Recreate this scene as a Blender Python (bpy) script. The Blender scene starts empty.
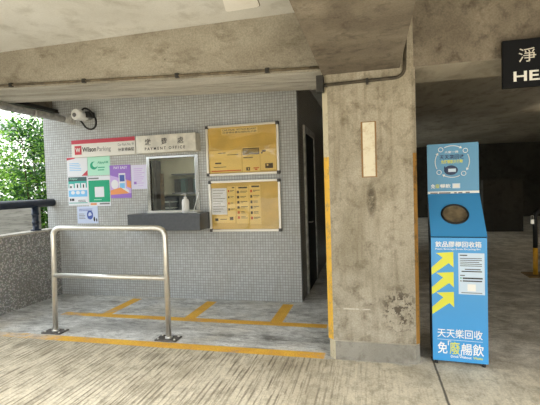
import bpy, bmesh, math, random
from mathutils import Vector, Matrix
R = math.radians
scene = bpy.context.scene
COL = scene.collection

# ------------------------------------------------------------------ survey
F, YAW, PITCH, ROLL, EYE = 410.0, 0.242718, -0.036804, -0.032248, 1.6
_fw = Vector((-math.sin(YAW)*math.cos(PITCH), math.cos(YAW)*math.cos(PITCH), math.sin(PITCH)))
_rt = Vector((math.cos(YAW), math.sin(YAW), 0))
_up = _rt.cross(_fw)
CAM_R = math.cos(ROLL)*_rt + math.sin(ROLL)*_up
CAM_U = -math.sin(ROLL)*_rt + math.cos(ROLL)*_up
CAM_F = _fw
EYEP = Vector((0, 0, EYE))
def ray(px, py): return CAM_R*((px-270)/F) - CAM_U*((py-202.5)/F) + CAM_F
def aty(px, py, y):
    d = ray(px, py); return EYEP + d*(y/d.y)
def atx(px, py, x):
    d = ray(px, py); return EYEP + d*(x/d.x)
def atz(px, py, z):
    d = ray(px, py); return EYEP + d*((z-EYE)/d.z)

# ------------------------------------------------------------------ materials
def lin(c):
    return tuple((v/255/12.92 if v/255 <= .04045 else ((v/255+.055)/1.055)**2.4) for v in c) + (1,)
def new_mat(name):
    m = bpy.data.materials.new(name); m.use_nodes = True
    nt = m.node_tree; b = nt.nodes['Principled BSDF']
    return m, nt, b
def plain(name, rgb, rough=.5, metal=0, spec=.5, emit=None, noise=0, bump=0, nscale=20):
    m, nt, b = new_mat(name)
    b.inputs['Base Color'].default_value = lin(rgb)
    b.inputs['Roughness'].default_value = rough
    b.inputs['Metallic'].default_value = metal
    b.inputs['Specular IOR Level'].default_value = spec
    if noise or bump:
        tc = nt.nodes.new('ShaderNodeTexCoord')
        n = nt.nodes.new('ShaderNodeTexNoise'); n.inputs['Scale'].default_value = nscale; n.inputs['Detail'].default_value = 6
        nt.links.new(tc.outputs['Object'], n.inputs['Vector'])
        if noise:
            mx = nt.nodes.new('ShaderNodeMix'); mx.data_type = 'RGBA'
            mx.inputs['A'].default_value = lin(rgb); mx.inputs['B'].default_value = lin(tuple(max(0, v*(1-noise)) for v in rgb))
            rp = nt.nodes.new('ShaderNodeMapRange'); rp.inputs['From Min'].default_value = .35; rp.inputs['From Max'].default_value = .65
            nt.links.new(n.outputs['Fac'], rp.inputs['Value']); nt.links.new(rp.outputs['Result'], mx.inputs['Factor'])
            nt.links.new(mx.outputs['Result'], b.inputs['Base Color'])
        if bump:
            bp = nt.nodes.new('ShaderNodeBump'); bp.inputs['Strength'].default_value = bump; bp.inputs['Distance'].default_value = .01
            nt.links.new(n.outputs['Fac'], bp.inputs['Height']); nt.links.new(bp.outputs['Normal'], b.inputs['Normal'])
    if emit:
        b.inputs['Emission Color'].default_value = lin(rgb); b.inputs['Emission Strength'].default_value = emit
    return m
class NT:
    """small helper for wiring shader nodes"""
    def __init__(s, nt): s.nt = nt
    def n(s, t, **kw):
        o = s.nt.nodes.new('ShaderNode'+t)
        for k, v in kw.items():
            if k in o.inputs: o.inputs[k].default_value = v
            else: setattr(o, k, v)
        return o
    def l(s, a, b): s.nt.links.new(a, b)
    def math(s, op, a, b=None, c=None):
        o = s.nt.nodes.new('ShaderNodeMath'); o.operation = op
        for i, v in enumerate((a, b, c)):
            if v is None: continue
            if isinstance(v, (int, float)): o.inputs[i].default_value = v
            else: s.l(v, o.inputs[i])
        return o.outputs[0]
    def noise(s, vec, scale, detail=5, rough=.55, stretch=None, dist=0):
        if stretch:
            mp = s.n('Mapping'); mp.inputs['Scale'].default_value = stretch; s.l(vec, mp.inputs['Vector']); vec = mp.outputs[0]
        o = s.n('TexNoise', Scale=scale, Detail=detail, Roughness=rough, Distortion=dist); s.l(vec, o.inputs['Vector'])
        return o.outputs['Fac']
    def ramp(s, v, a, b, lo=0., hi=1., smooth=False):
        o = s.nt.nodes.new('ShaderNodeMapRange')
        if smooth: o.interpolation_type = 'SMOOTHSTEP'
        for k, x in (('From Min', a), ('From Max', b), ('To Min', lo), ('To Max', hi)): o.inputs[k].default_value = x
        s.l(v, o.inputs['Value']); return o.outputs['Result']
    def mix(s, fac, a, b, mode='MIX'):
        o = s.nt.nodes.new('ShaderNodeMix'); o.data_type = 'RGBA'; o.blend_type = mode
        for k, v in (('Factor', fac), ('A', a), ('B', b)):
            idx = {'Factor': 0, 'A': 6, 'B': 7}[k]
            if isinstance(v, (int, float)): o.inputs[idx].default_value = v
            elif isinstance(v, tuple): o.inputs[idx].default_value = v
            else: s.l(v, o.inputs[idx])
        return o.outputs[2]
    def bump(s, h, strength, dist=.01):
        o = s.n('Bump', Strength=strength, Distance=dist); s.l(h, o.inputs['Height']); return o.outputs['Normal']
    def rect(s, x, y, x0, x1, y0, y1, e=.008):
        a = s.ramp(x, x0-e, x0+e); b = s.ramp(x, x1-e, x1+e, 1, 0)
        c = s.ramp(y, y0-e, y0+e); d = s.ramp(y, y1-e, y1+e, 1, 0)
        return s.math('MULTIPLY', s.math('MULTIPLY', a, b), s.math('MULTIPLY', c, d))
def concrete(name, c1, c2, c3, scale=1.2, stretch=(1, 1, 1), bump=.25, speck=.5, pits=.25, rough=.85, extra=None):
    m, nt, b = new_mat(name); g = NT(nt)
    tc = g.n('TexCoord'); v = tc.outputs['Object']
    big = g.noise(v, scale, 6, .62, stretch, .6); mid = g.noise(v, scale*5, 6, .65, stretch, .3); fine = g.noise(v, 70, 4, .7)
    col = g.mix(g.ramp(big, .36, .64), lin(c1), lin(c2))
    col = g.mix(g.math('MULTIPLY', g.ramp(mid, .5, .72), .75), col, lin(c3))
    col = g.mix(g.math('MULTIPLY', g.ramp(fine, .35, .65), speck), col, g.mix(1., col, (.55, .53, .5, 1), 'MULTIPLY'))
    if pits:
        vo = g.n('TexVoronoi', Scale=9.); g.l(v, vo.inputs['Vector'])
        p = g.math('MULTIPLY', g.ramp(vo.outputs['Distance'], .03, .1, 1, 0), g.ramp(mid, .5, .6))
        col = g.mix(g.math('MULTIPLY', p, pits*2), col, (.03, .027, .022, 1))
    if extra: col = extra(g, tc, col)
    g.l(col, b.inputs['Base Color']); b.inputs['Roughness'].default_value = rough; b.inputs['Specular IOR Level'].default_value = .25
    h = g.math('ADD', g.math('MULTIPLY', fine, .35), mid)
    g.l(g.bump(h, bump, .02), b.inputs['Normal'])
    return m

M = {}
M['ceil'] = concrete('painted ceiling concrete', (224, 224, 221), (205, 204, 199), (178, 175, 167), .8, (1, 1, 1), .12, .25, 0)
M['patch'] = concrete('repaired ceiling plaster', (242, 240, 236), (234, 231, 224), (222, 217, 208), .7, (1, 1, 1), .08, .1, 0)
M['beam'] = concrete('beam concrete', (178, 172, 158), (150, 143, 129), (108, 99, 84), 1.1, (.6, 1, 1.3), .35, .6, .35)
M['soffit'] = concrete('board marked concrete', (206, 203, 195), (172, 168, 158), (116, 110, 99), 1.3, (.35, 4, 4), .25, .45, .1)
M['under'] = concrete('raw beam concrete', (140, 131, 117), (110, 101, 89), (74, 66, 56), 1.8, (1, 1, 1), .4, .55, .35)
M['dim'] = concrete('dark carpark concrete', (70, 66, 59), (56, 52, 46), (42, 38, 33), .8, (1, .5, 1), .2, .3, .1)  # wall colour lowered to deepen the shade of the rear area

M['dimceil'] = concrete('shade-toned carpark ceiling', (184, 175, 158), (152, 144, 128), (116, 108, 94), .8, (1, .5, 1), .2, .3, .05)  # ceiling colour lowered so the deep right side reads as shade
def pillar_extra(g, tc, col):
    sx = g.n('SeparateXYZ'); g.l(tc.outputs['Object'], sx.inputs[0]); x, z = sx.outputs[0], sx.outputs[2]
    # spalled patch low on the right and a dark smear below the plate
    n1 = g.noise(tc.outputs['Object'], 20, 5, .72)
    dx = g.math('DIVIDE', g.math('SUBTRACT', x, .22), .16); dz = g.math('DIVIDE', g.math('SUBTRACT', z, .47), .22)
    d = g.math('ADD', g.math('MULTIPLY', dx, dx), g.math('MULTIPLY', dz, dz))
    m1 = g.math('MULTIPLY', g.ramp(d, .3, 1.2, 1, 0), g.ramp(n1, .51, .54))
    col = g.mix(g.math('MULTIPLY', m1, .95), col, lin((86, 78, 68)))
    dx = g.math('DIVIDE', g.math('SUBTRACT', x, .0), .045); dz = g.math('DIVIDE', g.math('SUBTRACT', z, 1.46), .16)
    d = g.math('ADD', g.math('MULTIPLY', dx, dx), g.math('MULTIPLY', dz, dz))
    m2 = g.math('MULTIPLY', g.ramp(d, .2, 1.2, 1, 0), g.ramp(n1, .3, .5))
    col = g.mix(g.math('MULTIPLY', m2, .85), col, lin((78, 69, 56)))
    m3 = g.math('MULTIPLY', g.rect(x, z, -.33, -.03, .462, .472, .004), g.ramp(n1, .4, .5))
    col = g.mix(m3, col, lin((205, 198, 184)))
    m4 = g.math('MULTIPLY', g.ramp(x, -.33, -.26, 1, 0), g.math('MULTIPLY', g.ramp(z, .5, .6, 1, 0), g.ramp(n1, .45, .6)))
    col = g.mix(g.math('MULTIPLY', m4, .5), col, lin((190, 185, 172)))
    # streaks
    st = g.noise(tc.outputs['Object'], 2, 5, .6, (9, 9, .6))
    col = g.mix(g.math('MULTIPLY', g.ramp(st, .5, .7), .35), col, lin((100, 88, 66)))
    return col
M['pillar'] = concrete('pillar concrete', (180, 172, 156), (154, 146, 128), (112, 103, 86), 1.9, (1, 1, .9), .3, .6, .25, extra=pillar_extra)
M['plinth'] = concrete('grey plinth render', (150, 146, 136), (132, 128, 118), (108, 102, 92), 2, (1, 1, 1), .15, .3, .1)
def paint_mat(name, c, under, amount=.5):
    m, nt, b = new_mat(name); g = NT(nt); v = g.n('TexCoord').outputs['Object']
    n = g.noise(v, 9, 6, .7); n2 = g.noise(v, 60, 3, .6)
    f = g.math('MULTIPLY', g.ramp(g.math('ADD', n, g.math('MULTIPLY', n2, .3)), .66, .8), amount)
    g.l(g.mix(f, lin(c), lin(under)), b.inputs['Base Color']); b.inputs['Roughness'].default_value = .7
    return m
M['yellow_edge'] = paint_mat('worn yellow paint', (222, 174, 62), (150, 130, 90), .7)
M['brown_edge'] = paint_mat('dark ochre paint', (158, 116, 50), (90, 72, 42), .8)  # darker ochre for the right-hand chamfer
M['cream_edge'] = paint_mat('bare cream render', (196, 186, 160), (150, 138, 112), .7)

# mosaic tiles
def mosaic(name, tile_a, tile_b, grout):
    m, nt, b = new_mat(name); g = NT(nt); tc = g.n('TexCoord')
    sx = g.n('SeparateXYZ'); g.l(tc.outputs['Object'], sx.inputs[0])
    cb = g.n('CombineXYZ'); g.l(g.math('ADD', sx.outputs[0], sx.outputs[1]), cb.inputs[0]); g.l(sx.outputs[2], cb.inputs[1])
    br = g.n('TexBrick', offset=0., squash=1.)
    for k, v in (('Scale', 1.), ('Mortar Size', .0036), ('Mortar Smooth', .2), ('Brick Width', .0385), ('Row Height', .0385), ('Bias', 0.)): br.inputs[k].default_value = v
    br.inputs['Color1'].default_value = lin(tile_a); br.inputs['Color2'].default_value = lin(tile_b); br.inputs['Mortar'].default_value = lin(grout)
    g.l(cb.outputs[0], br.inputs['Vector'])
    n = g.noise(tc.outputs['Object'], 1.4, 6, .65); n2 = g.noise(tc.outputs['Object'], 3, 5, .6, (6, 6, .5))
    col = g.mix(g.math('MULTIPLY', g.ramp(n, .45, .7), .3), br.outputs['Color'], lin((150, 143, 128)))
    col = g.mix(g.math('MULTIPLY', g.ramp(n2, .55, .75), .25), col, lin((136, 130, 118)))
    # a few lime splashes
    n3 = g.noise(tc.outputs['Object'], 7, 4, .6); z = sx.outputs[2]
    f = g.math('MULTIPLY', g.ramp(n3, .58, .64), g.rect(sx.outputs[0], z, -4.5, -2.9, 1.0, 1.09, .04))
    col = g.mix(f, col, lin((220, 222, 222)))
    g.l(col, b.inputs['Base Color']); b.inputs['Roughness'].default_value = .38; b.inputs['Specular IOR Level'].default_value = .4
    g.l(g.bump(g.math('SUBTRACT', 1., br.outputs['Fac']), .3, .004), b.inputs['Normal'])
    return m
M['tile'] = mosaic('grey mosaic tiles', (194, 197, 199), (178, 181, 182), (140, 139, 135))
M['tileshade'] = mosaic('shaded mosaic tiles', (150, 146, 136), (130, 126, 118), (90, 86, 78))  # same mosaic, darkened in colour for the shaded side walls

# pebbledash parapet
m, nt, b = new_mat('pebbledash parapet'); g = NT(nt); v = g.n('TexCoord').outputs['Object']
vo = g.n('TexVoronoi', Scale=40.); g.l(v, vo.inputs['Vector'])
n = g.noise(v, 2, 5, .6)
col = g.mix(g.ramp(vo.outputs['Distance'], .15, .55), lin((200, 196, 187)), lin((134, 129, 120)))
col = g.mix(.25, col, vo.outputs['Color'], 'SOFT_LIGHT')
hs = g.n('HueSaturation', Saturation=.3); g.l(col, hs.inputs['Color']); col = hs.outputs[0]
col = g.mix(g.math('MULTIPLY', g.ramp(n, .45, .7), .6), col, lin((124, 119, 110)))
g.l(col, b.inputs['Base Color']); b.inputs['Roughness'].default_value = .9
g.l(g.bump(vo.outputs['Distance'], .6, .01), b.inputs['Normal']); M['pebble'] = m
M['coping'] = concrete('parapet coping', (214, 207, 194), (190, 183, 170), (150, 142, 130), 2, (1, 1, 1), .2, .3, .1)

# floor : broom finished drive, worn grey bay with yellow lines
m, nt, b = new_mat('car park floor'); g = NT(nt); tc = g.n('TexCoord'); v = tc.outputs['Object']
sx = g.n('SeparateXYZ'); g.l(v, sx.inputs[0]); x, y = sx.outputs[0], sx.outputs[1]
big = g.noise(v, .55, 6, .6, None, .5); mid = g.noise(v, 3.2, 7, .68, None, .5); fine = g.noise(v, 60, 4, .7)
groove = g.noise(v, 1., 3, .6, (58, 1.3, 1)); groove2 = g.noise(v, 1., 2, .6, (30, .7, 1))
front = g.mix(g.ramp(big, .38, .62), lin((222, 213, 192)), lin((200, 190, 168)))
front = g.mix(g.math('MULTIPLY', g.ramp(mid, .5, .7), .6), front, lin((152, 142, 120)))
front = g.mix(g.math('MULTIPLY', g.ramp(g.noise(v, 11, 6, .7, (1, .6, 1)), .48, .62), .5), front, lin((140, 131, 112)))
front = g.mix(g.math('MULTIPLY', g.ramp(g.noise(v, 1.6, 5, .6), .48, .62), .35), front, lin((160, 150, 130)))
wm = g.n('Mapping'); wm.inputs['Scale'].default_value = (1, .12, 1); g.l(v, wm.inputs['Vector'])
wv = g.n('TexWave', wave_type='BANDS', bands_direction='X'); g.l(wm.outputs[0], wv.inputs['Vector'])
for k, q in (('Scale', 6.2), ('Distortion', 2.6), ('Detail', 3.), ('Detail Scale', 1.6), ('Detail Roughness', .6)): wv.inputs[k].default_value = q
brk = g.noise(v, 1., 4, .65, (26, 3.2, 1))
gm = g.math('MULTIPLY', g.ramp(wv.outputs['Fac'], .62, .92), g.ramp(brk, .42, .56))
gm = g.math('MAXIMUM', gm, g.math('MULTIPLY', g.ramp(groove, .56, .6), .6))
gm = g.math('MULTIPLY', gm, g.ramp(x, -.9, .3, 1, .15))
front = g.mix(g.math('MULTIPLY', gm, g.ramp(mid, .3, .6, .5, .95)), front, lin((118, 109, 92)))
back = g.mix(g.ramp(mid, .38, .62), lin((234, 235, 234)), lin((194, 195, 194)))
streak = g.noise(v, 1.3, 6, .65, (1.2, 5, 1), 1.)
back = g.mix(g.math('MULTIPLY', g.ramp(streak, .5, .68), .65), back, lin((108, 107, 104)))
back = g.mix(g.math('MULTIPLY', g.ramp(big, .5, .62), .5), back, lin((226, 219, 202)))
fl2 = g.noise(v, 8, 6, .72, (1, 2.2, 1), .8)
back = g.mix(g.math('MULTIPLY', g.ramp(fl2, .5, .64), .55), back, lin((112, 112, 110)))
back = g.mix(g.math('MULTIPLY', g.ramp(fl2, .3, .42, 1, 0), .6), back, lin((232, 230, 224)))
# bay lies beyond the first yellow line, left of the pillar
ed = g.math('ADD', y, g.ramp(mid, .3, .7, -.06, .06))
bay = g.math('MULTIPLY', g.ramp(ed, 3.72, 3.80), g.ramp(x, .35, .5, 1, 0))
col = g.mix(bay, front, back)
# inner car park right of the pillar: slab colour raised to make up for weak light
inn = g.math('MULTIPLY', g.ramp(x, .3, .6), g.ramp(ed, 3.6, 4.1))
inner = g.mix(g.ramp(mid, .4, .62), lin((232, 226, 213)), lin((180, 172, 157)))
inner = g.mix(g.math('MULTIPLY', g.ramp(fl2, .48, .62), .45), inner, lin((130, 122, 108)))
col = g.mix(inn, col, inner)
# tyre grey stain
dx = g.math('DIVIDE', g.math('ADD', x, 2.85), .8); dy = g.math('DIVIDE', g.math('SUBTRACT', y, 4.28), .13)
d = g.math('ADD', g.math('MULTIPLY', dx, dx), g.math('MULTIPLY', dy, dy))
col = g.mix(g.math('MULTIPLY', g.ramp(d, .35, 1.3, 1, 0), .45), col, lin((122, 122, 122)))
dx = g.math('DIVIDE', g.math('ADD', x, 1.05), .85); dy = g.math('DIVIDE', g.math('SUBTRACT', y, 4.17), .075)
d = g.math('ADD', g.math('MULTIPLY', dx, dx), g.math('MULTIPLY', dy, dy))
col = g.mix(g.math('MULTIPLY', g.math('MULTIPLY', g.ramp(d, .3, 1.3, 1, 0), g.ramp(mid, .35, .6)), .7), col, lin((92, 90, 86)))
# yellow paint
def add(a, c): return g.math('MAXIMUM', a, c)
yl = g.rect(x, y, -4.9, -.46, 3.735, 3.875)
yl = add(yl, g.rect(x, y, -4.05, -.52, 4.555, 4.685))
for cx in (-3.43, -2.24, -1.13):
    yl = add(yl, g.rect(x, y, cx-.075, cx+.075, 4.6, 5.42))
wear = g.math('ADD', g.math('MULTIPLY', mid, .7), g.math('MULTIPLY', fine, .3))
fadel = g.math('MULTIPLY', g.ramp(x, -4.1, -3.1, .22, 0), g.ramp(y, 3.9, 4.3, 1, .5))
keep = g.ramp(g.math('ADD', wear, fadel), .55, .68, .97, .2)
ycol = g.mix(g.ramp(mid, .35, .65), lin((250, 198, 70)), lin((230, 170, 58)))
col = g.mix(g.math('MULTIPLY', yl, keep), col, ycol)
# movement joint and a hairline in front of the pillar
jw = g.math('ADD', x, g.ramp(mid, .3, .7, -.006, .006))
col = g.mix(g.math('MULTIPLY', g.rect(jw, y, .497, .515, -6, 3.95, .004), .85), col, lin((52, 46, 38)))
col = g.mix(g.math('MULTIPLY', g.ramp(fine, .42, .62), .5), col, g.mix(1., col, (.55, .53, .5, 1), 'MULTIPLY'))
g.l(col, b.inputs['Base Color']); b.inputs['Roughness'].default_value = .72; b.inputs['Specular IOR Level'].default_value = .3
hh = g.math('SUBTRACT', g.math('MULTIPLY', fine, .3), g.math('MULTIPLY', gm, g.ramp(y, 3.7, 3.85, .8, .05)))
g.l(g.bump(hh, .45, .012), b.inputs['Normal']); M['floor'] = m

M['steel'] = plain('brushed stainless steel', (226, 224, 218), .36, .85, noise=.04, nscale=30)
M['mirror'] = plain('polished stainless steel', (190, 190, 186), .14, 1)
M['signsteel'] = plain('satin steel sign face', (224, 219, 206), .38, .35, noise=.12, nscale=8)
M['plategrey'] = plain('dull steel plate', (112, 108, 104), .5, .4, noise=.3, nscale=20)
M['alu'] = plain('aluminium board frame', (220, 216, 206), .4, .5)
M['corner'] = plain('dark plastic corner', (62, 60, 58), .5)
M['galv'] = plain('galvanised pipe', (205, 203, 198), .45, .2, noise=.25, nscale=12)
M['conduit'] = plain('painted grey conduit', (116, 104, 84), .6, .2, noise=.3, nscale=15)
M['conduit_dark'] = plain('dark conduit', (84, 76, 62), .6, .2, noise=.3, nscale=15)
M['black'] = plain('black plastic', (22, 22, 23), .45)
M['darkbox'] = plain('dark grey junction box', (46, 43, 38), .5, noise=.3, nscale=20)
M['charcoal'] = plain('charcoal stone ledge', (74, 78, 84), .38, noise=.12, nscale=25)
M['brown'] = plain('dark brown window post', (62, 46, 34), .5, noise=.3)
M['ochre_post'] = plain('varnished brown post', (120, 86, 48), .5, noise=.3)
M['white'] = plain('white plastic', (232, 232, 230), .4)
M['paper'] = plain('white paper', (222, 224, 232), .7)
M['paperlilac'] = plain('lilac tinted paper', (212, 210, 236), .7)
M['paperblue'] = plain('pale blue paper', (200, 212, 238), .7)
M['letter'] = plain('bluish white letter', (226, 232, 246), .7)
M['mint'] = plain('mint paper', (176, 226, 206), .7)
M['green'] = plain('green print', (20, 160, 120), .6)
M['teal'] = plain('teal print', (60, 170, 160), .6)
M['darkteal'] = plain('dark teal print', (58, 88, 90), .6)
M['sky'] = plain('sky blue print', (120, 186, 232), .6)
M['purple'] = plain('purple print', (150, 112, 200), .6)
M['lav'] = plain('lavender print', (196, 170, 226), .6)
M['orange'] = plain('orange print', (226, 150, 92), .6)
M['red'] = plain('red print', (196, 52, 66), .55)
M['pinkred'] = plain('faded red print', (190, 66, 82), .6)
M['ink'] = plain('dark ink', (40, 38, 40), .6)
M['greyink'] = plain('grey ink', (120, 120, 124), .6)
M['blueink'] = plain('blue ink', (70, 92, 170), .6)
M['signwhite'] = plain('white sign face', (224, 222, 216), .5)
M['yellowboard'] = plain('yellowed board backing', (222, 190, 104), .6, noise=.12, nscale=3)
M['yellowpaper'] = plain('yellowed notice', (234, 208, 130), .6)
M['yellowpale'] = plain('pale yellowed strip', (228, 206, 140), .6)
M['brownink'] = plain('brown print', (70, 54, 26), .6)
M['orangeline'] = plain('orange red rule', (200, 96, 40), .6)
M['plate'] = paint_mat('faded cream plate', (214, 206, 184), (170, 140, 90), .5)
M['rust'] = paint_mat('rusty border', (140, 106, 64), (128, 118, 98), .8)
M['binblue'] = plain('bin blue sheet', (64, 150, 212), .38)
M['binheader'] = plain('steel blue header print', (92, 150, 190), .42)
M['bindark'] = plain('bin navy carcass', (20, 34, 52), .5)
M['binlime'] = plain('lime yellow print', (214, 214, 66), .5)
M['binnavy'] = plain('navy print', (24, 46, 84), .5)
M['binpale'] = plain('pale blue label', (196, 214, 232), .5)
M['binhole'] = plain('brown liner', (128, 114, 90), .35, noise=.3)
M['signblack'] = plain('black sign face', (10, 12, 17), .6, spec=.2)
M['postyellow'] = plain('yellow post paint', (214, 156, 30), .5, noise=.2, nscale=14)
M['postbase'] = plain('mustard base plate', (146, 112, 56), .6, noise=.3)
M['navy'] = plain('navy painted rail', (30, 42, 62), .4, noise=.2)
M['cardark'] = plain('dark tarpaulin', (30, 30, 30), .6, noise=.3, nscale=4)
M['wallin'] = plain('cream office wall', (212, 204, 180), .8)
M['desk'] = plain('dark blue grey desk', (52, 60, 72), .5)
M['bark'] = plain('brown bark', (96, 72, 48), .9, noise=.4, nscale=12)
M['building'] = plain('pale distant render', (222, 222, 218), .8, noise=.15, nscale=.5)
M['lamp'] = plain('lit lamp tube', (255, 240, 210), .5, emit=14)
M['officelamp'] = plain('added office light', (255, 250, 235), .5, emit=16)
M['soil'] = plain('soil', (70, 62, 44), .95, noise=.4, nscale=3)
M['asphalt'] = plain('pale road concrete', (200, 194, 180), .9, noise=.2, nscale=2)
M['weathered'] = concrete('weathered boarded concrete', (168, 163, 152), (134, 129, 119), (88, 83, 76), 1.5, (.5, .5, 5), .3, .4, .1)
def leaf_mat(name, c):
    m, nt, b = new_mat(name); g = NT(nt)
    b.inputs['Base Color'].default_value = lin(c); b.inputs['Roughness'].default_value = .5
    tr = g.n('BsdfTranslucent'); tr.inputs['Color'].default_value = lin(tuple(min(255, v*1.15) for v in c))
    mx = g.n('MixShader', Fac=.35); out = nt.nodes['Material Output']
    g.l(b.outputs[0], mx.inputs[1]); g.l(tr.outputs[0], mx.inputs[2]); g.l(mx.outputs[0], out.inputs['Surface'])
    return m
LEAF = {k: leaf_mat('leaf '+k, c) for k, c in dict(bright=(140, 184, 66), mid=(80, 126, 54), dark=(42, 76, 38), pale=(166, 202, 96)).items()}
def glass(name, tint=(1, 1, 1, 1), rough=0.):
    m, nt, b = new_mat(name); g = NT(nt); nt.nodes.remove(b)
    tr = g.n('BsdfTransparent', Color=tint); gl = g.n('BsdfGlossy', Roughness=rough); fr = g.n('Fresnel', IOR=1.3)
    mx = g.n('MixShader'); g.l(g.ramp(fr.outputs[0], 0., 1., .05, .8), mx.inputs[0]); g.l(tr.outputs[0], mx.inputs[1]); g.l(gl.outputs[0], mx.inputs[2])
    g.l(mx.outputs[0], nt.nodes['Material Output'].inputs['Surface']); return m
M['glass'] = glass('office window glass', (.9, .94, .92, 1))
m, nt, b = new_mat('wavy acrylic cover'); g = NT(nt); nt.nodes.remove(b); v = g.n('TexCoord').outputs['Object']
tr = g.n('BsdfTransparent', Color=(1, .985, .95, 1)); gl = g.n('BsdfGlossy', Roughness=.03); fr = g.n('Fresnel', IOR=1.42)
nn = g.bump(g.noise(v, 2.2, 2, .5), .3, .03); g.l(nn, gl.inputs['Normal']); g.l(nn, fr.inputs['Normal'])
mx = g.n('MixShader'); g.l(fr.outputs[0], mx.inputs[0]); g.l(tr.outputs[0], mx.inputs[1]); g.l(gl.outputs[0], mx.inputs[2])
g.l(mx.outputs[0], nt.nodes['Material Output'].inputs['Surface']); M['acrylic'] = m

# ------------------------------------------------------------------ mesh building
class MB:
    def __init__(s): s.bm = bmesh.new()
    def poly(s, pts, mat=0, smooth=False):
        f = s.bm.faces.new([s.bm.verts.new(p) for p in pts]); f.material_index = mat; f.smooth = smooth; return f
    def box(s, x0, x1, y0, y1, z0, z1, mat=0, bevel=0, xf=None):
        ret = bmesh.ops.create_cube(s.bm, size=1.)
        vs = ret['verts']
        for v in vs: v.co = Vector((x0+(v.co.x+.5)*(x1-x0), y0+(v.co.y+.5)*(y1-y0), z0+(v.co.z+.5)*(z1-z0)))
        fs = {f for v in vs for f in v.link_faces}
        for f in fs: f.material_index = mat
        if bevel:
            es = {e for f in fs for e in f.edges}
            r = bmesh.ops.bevel(s.bm, geom=list(es), offset=bevel, segments=2, affect='EDGES', profile=.5)
            vs = list({v for f in r['faces'] for v in f.verts} | {v for v in vs if v.is_valid})
        if xf:
            for v in vs: v.co = xf @ v.co
        return s
    def prism(s, pts, d, mat=0):
        """pts: planar loop, d: extrusion vector"""
        a = [s.bm.verts.new(p) for p in pts]; b = [s.bm.verts.new(Vector(p)+Vector(d)) for p in pts]
        fs = [s.bm.faces.new(a), s.bm.faces.new(b[::-1])]
        n = len(a)
        for i in range(n): fs.append(s.bm.faces.new((a[i], b[i], b[(i+1) % n], a[(i+1) % n])))
        for f in fs: f.material_index = mat
        return s
    def tube(s, pts, r, seg=12, mat=0, cap=True, closed=False):
        pts = [Vector(p) for p in pts]; n = len(pts); rings = []
        rr = r if isinstance(r, (list, tuple)) else [r]*n
        prev = None
        for i, p in enumerate(pts):
            if closed: t = (pts[(i+1) % n]-pts[i-1]).normalized()
            else: t = (pts[min(i+1, n-1)]-pts[max(i-1, 0)]).normalized()
            if prev is None:
                a = Vector((0, 0, 1)) if abs(t.z) < .9 else Vector((1, 0, 0))
                u = t.cross(a).normalized()
            else: u = (prev-t*prev.dot(t)).normalized()
            prev = u; w = t.cross(u)
            rings.append([s.bm.verts.new(p+(u*math.cos(2*math.pi*k/seg)+w*math.sin(2*math.pi*k/seg))*rr[i]) for k in range(seg)])
        m = n if closed else n-1
        for i in range(m):
            A, B = rings[i], rings[(i+1) % n]
            for k in range(seg):
                f = s.bm.faces.new((A[k], A[(k+1) % seg], B[(k+1) % seg], B[k])); f.smooth = True; f.material_index = mat
        if cap and not closed:
            for A in (rings[0][::-1], rings[-1]): f = s.bm.faces.new(A); f.material_index = mat
        return s
    def lathe(s, prof, c, seg=24, mat=0, axis='z'):
        rings = []
        for r, h in prof:
            ring = []
            for k in range(seg):
                a = 2*math.pi*k/seg; u, w = r*math.cos(a), r*math.sin(a)
                p = {'z': (u, w, h), 'y': (u, h, w), 'x': (h, u, w)}[axis]
                ring.append(s.bm.verts.new(Vector(c)+Vector(p)))
            rings.append(ring)
        for A, B in zip(rings, rings[1:]):
            for k in range(seg):
                f = s.bm.faces.new((A[k], A[(k+1) % seg], B[(k+1) % seg], B[k])); f.smooth = True; f.material_index = mat
        for A in (rings[0][::-1], rings[-1]): f = s.bm.faces.new(A); f.material_index = mat
        return s
    def text(s, body, o, u, v, w, h, mat=0, bold=0, depth=.002):
        """lettering fitted into a w x h box whose lower-left corner is o"""
        cu = bpy.data.curves.new('lettering', 'FONT'); cu.body = body; cu.size = 1; cu.extrude = 0; cu.offset = bold; cu.resolution_u = 3
        ob = bpy.data.objects.new('lettering', cu); COL.objects.link(ob)
        dg = bpy.context.evaluated_depsgraph_get(); me = bpy.data.meshes.new_from_object(ob.evaluated_get(dg))
        bpy.data.objects.remove(ob)
        if len(me.vertices):
            xs = [p.co.x for p in me.vertices]; ys = [p.co.y for p in me.vertices]
            x0, x1, y0, y1 = min(xs), max(xs), min(ys), max(ys)
            u, v = Vector(u).normalized(), Vector(v).normalized(); nrm = u.cross(v); o = Vector(o)
            vs = [s.bm.verts.new(o+u*((p.co.x-x0)/(x1-x0)*w)+v*((p.co.y-y0)/(y1-y0)*h)+nrm*depth) for p in me.vertices]
            for p in me.polygons:
                try: f = s.bm.faces.new([vs[i] for i in p.vertices]); f.material_index = mat
                except ValueError: pass
        bpy.data.meshes.remove(me)
        return s
    def build(s, name, mats, parent=None, origin=None, local=False, normals=True):
        if normals: bmesh.ops.recalc_face_normals(s.bm, faces=s.bm.faces)
        off = Vector(origin) if origin else Vector((0, 0, 0))
        if parent is not None and not local:
            p, off = parent, Vector((0, 0, 0))
            while p: off = off + p.location; p = p.parent
        if off.length: bmesh.ops.translate(s.bm, verts=s.bm.verts, vec=-off)
        me = bpy.data.meshes.new(name); s.bm.to_mesh(me); s.bm.free()
        for m in (mats if isinstance(mats, (list, tuple)) else [mats]): me.materials.append(M[m] if isinstance(m, str) else m)
        o = bpy.data.objects.new(name, me); COL.objects.link(o)
        if parent is not None: o.parent = parent
        elif origin: o.location = origin
        return o
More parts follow.
